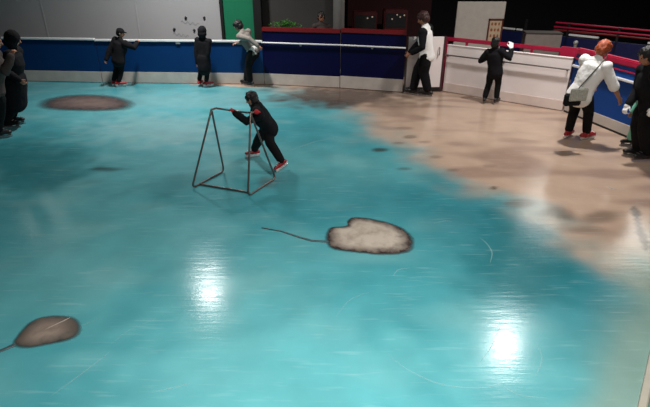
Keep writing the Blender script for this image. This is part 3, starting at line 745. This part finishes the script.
        bmesh.ops.transform(bm, matrix=fm, verts=bm.verts); link('blade_holder', bm, M['holder' if skates != 'blackskate' else 'greyrail'], sk)
        # laces
        bm = bmesh.new()
        for j in range(4):
            q = b0 + X * (.085 - .022 * j) * S + Z * (.024 + .011 * j) * S
            sweep(bm, [q - Y * .018 * S, q + Z * .004, q + Y * .018 * S], .0025 * S + .0008, seg=6)
        link('laces', bm, M['holder' if skates != 'blackskate' else 'greyrail'], sk)
    return root, dict(P=P, N=N_, chest=chest, sh=sh, sd=sd2, fw=fw2, t=t, HW=HW)

# child at the left boards, hand on the rail
person('child in black jacket and cap with red skates, one hand on the white rail', 1.33, at(118, 87), R(62), head=(6, -50),
       spine=((118.5, 58, 11.55), (121, 33, 11.58)), feet=[(at(115, 86), 15, 0), (at(120, 87), -45, 0)],
       hands=[hy(106, 60, 11.5), hy(137, 42, 11.66)], hairstyle='cap', hair='blackcloth', pole=((-.2, 1, .2), (0, -1, -.6)), puff=1.3, hem=.05, curl=.7, legw=1.1)
# hooded skater
person('hooded skater in a long black coat and red skates facing the pale wall', 1.38, at(203, 87), R(70), hairstyle='hood', hair='blackcloth', hem=.19, flare=1.05, puff=1.05,
       spine=((204, 58, 11.5), (203, 34, 11.5)), hands=[hy(197, 64, 11.5), hy(207, 66, 11.45)], feet=[(at(200, 86), 8, 0), (at(207, 87), -40, 0)])
# leaning person in grey
PR, PJ = person('curly-haired person in a grey top leaning over the rail by the green door', 1.52, at(248, 86), R(150), head=(34, 8), hairstyle='curly',
       spine=((253, 51.5, 11.52), (241.5, 30, 11.55)),
       hands=[hy(258, 46, 11.3), hy(237, 43, 11.68)], top='greycloth', bottom='blackcloth2', skates='blackskate', hem=.01, pole=((-1, .2, .9), (-.3, -1, -.6)), legw=1.25,
       feet=[(at(250.5, 86.5), 0, 0), (at(247, 85.5), 0, 0)])
bm = bmesh.new()
sweep(bm, [PJ['P'] - PJ['t'] * .01, PJ['P'] + PJ['t'] * .05], [(.150, .120), (.145, .116)], side=PJ['sd'])
bake('shirt_hem', bm, M['whitecloth'], PR, .012, 2, .01, 12)
# man in the white top
person('man in white top with black sleeves and trousers, looking down before the gate', 1.76, at(421, 96), R(152), head=(22, 20), hairstyle='short', top='whitecloth', sleeves='blackcloth',
       spine=((427, 54, 10.75), (425, 18, 10.72)), puff=1.12,
       skates='blackskate', hands=[hy(411.5, 53, 10.6), hy(410, 52, 10.9)], feet=[(at(427, 96.5), 5, 0), (at(413, 94.5), -5, 0)], hem=.03, legw=1.35, hair='hairbrown', pole=((-1, .3, 0), (-1, -.3, 0)), curl=.4)
# child in black at the white boards
person('child in black holding on to the white board, one white mitten on its top', 1.30, at(489, 104), R(55), head=(4, 10), hairstyle='bob', hem=.05, puff=1.2,
       spine=((495, 70, 10.05), (494.5, 46, 10.05)), hands=[hy(489, 57, 10.25), hy(511, 49, 10.0)], feet=[(at(484, 103.5), 12, 0), (at(495.5, 104), -8, 0)], skates='blackskate',
       pole=((-.4, 1, -1.2), (-.3, -.6, -1)), glove='mitten', legw=1.1)
# background bystander beyond the boards
q = hy(323, 13, 12.6)
person('dim bystander standing behind the navy boards, just left of the round grey column', 1.50, (q.x - .05, 12.6, 0), R(-80), top='browncloth', skates='blackskate', hairstyle='short', head=(10, 0))
# two dark figures at the left edge
person('figure in a long black hooded coat, right one of the pair at left edge', 1.62, at(16, 127), R(8), hairstyle='hood', hair='blackcloth', hem=.25, flare=1.15, puff=1.2, skates='blackskate', legw=1.35, head=(10, 10),
       spine=((14, 79, 8.5), (13, 44, 8.5)), hands=[hy(10, 82, 8.7), hy(19, 80, 8.3)], feet=[(at(14, 124), 0, 0), (at(9, 128), 0, 0)])
person('figure in a brown-grey top and black trousers cut off by the left edge', 1.66, at(-6, 136), R(25), hairstyle='short', top='browncloth', skates='blackskate', legw=1.5, puff=1.2,
       spine=((-6, 86, 7.75), (-5, 47, 7.75)), hands=[hy(-18, 72, 7.9), hy(11, 56, 7.6)], feet=[(at(-8, 136), 0, 0), (at(-1, 138), 0, 0)], pole=((-1, .5, -.3), (-.4, -.6, -1)))
# child with the skating aid
o, J = person('child in black pushing a metal skating aid, red gloves and red skates', 1.22, at(264, 164), R(200), head=(2, 0), hairstyle='bob', top='blackcloth',
       spine=((267.5, 125, 6.72), (252, 102.5, 6.50)), straight=0,
       hands=[hy(235, 112.5, 6.36), hy(257, 113.8, 6.10)], feet=[(at(255, 157.5, .0), 0, 0), (at(284, 168, .03), 22, 20)], glove='redglove', hem=.05, puff=1.35, hood=True, pole=((-.2, .8, -1), (-.2, -.8, -.4)), curl=1.1,
       kneep=((1, 0, .2), (1, 0, 0)), legw=1.3)
# woman in white
wl = at(576, 139.5)
o, J = person('red-haired woman in a loose white blouse bending right with an outstretched hand, in red skates', 1.66, wl, R(35), head=(24, -14), hairstyle='short', hair='hairred',
       spine=((581, 92, 7.75), (600, 54, 7.78)),
       top='whitecloth', hands=[hy(592, 86, 8.15), hy(619, 98, 7.55)], feet=[(at(567, 138), 10, 0), (at(584.5, 140), -14, 0)], hem=.045, flare=1.08, puff=1.16, wob=.014, short=True, pole=((-1, .6, -.3), (-.5, -.6, -.6)), curl=.35, legw=1.1)
# her bag
bp = hy(573, 97, 7.42)
t = thing('shoulder_bag', 'black shoulder bag with pale patterned flap and diagonal strap on the woman in white', 'bag', bp, R(10))
bm = bmesh.new(); box(bm, -.13, .13, -.05, .05, -.13, .05, .02); bake('body', bm, M['blackcloth'], t, .01, 3, .006, 12)
bm = bmesh.new(); box(bm, -.10, .19, -.07, -.045, -.05, .14, .012); link('flap', bm, mat('bag_flap', srgb(180, 180, 170), .7, nscale=40, namt=.6), t)
Mw = Matrix.Translation(wl) @ Matrix.Rotation(R(35), 4, 'Z')
def bagl(v): return Matrix.Rotation(-R(10), 3, 'Z') @ ((Mw @ v) - bp)
def bagp(px, py, off):                 # a point just outside the blouse on its near side
    C0, C1 = Mw @ J['P'], Mw @ J['N']; a_ = (py - 92) / (54 - 92); Yc = C0.y + (C1.y - C0.y) * a_
    return Matrix.Rotation(-R(10), 3, 'Z') @ (hy(px, py, Yc - off) - bp)
pts = [Vector((.02, -.03, .06)), bagp(579, 88, .21), bagp(589, 77, .20), bagp(599, 66, .18), bagp(606, 58, .12), bagp(607, 54, .0)]
bm = bmesh.new(); sweep(bm, pts, [(.016, .005)] * 6, side=(0, 0, 1), seg=8); link('strap', bm, mat('bag_strap', srgb(96, 96, 90), .7), t, True)
# child in mint trousers behind the person in black
person('child in mint green trousers and black skates, mostly hidden behind the person in black', 1.16, at(640, 143.5), R(185), top='mint', bottom='mint', skates='blackskate', hairstyle='short',
       spine=((643, 113, 7.3), (648, 88, 7.3)), feet=[(at(628, 146), -5, 0), (at(640, 142), 0, 0)], legw=1.2)
# person in black at right edge
person('person in black with dark hair and white gloves at the right edge, facing the woman', 1.68, at(641, 158), R(176), head=(16, 0), hairstyle='short', skates='blackskate', glove='whitecloth',
       spine=((650, 104, 6.95), (648.5, 59, 6.95)),
       hands=[hy(655, 108, 6.7), hy(628, 105, 7.0)], feet=[(at(645, 161), 8, 0), (at(636, 156.5), -4, 0)], puff=1.15, legw=1.45, hem=.08, pole=((-1, .3, -1), (-1, -.6, -.8)), curl=.6)
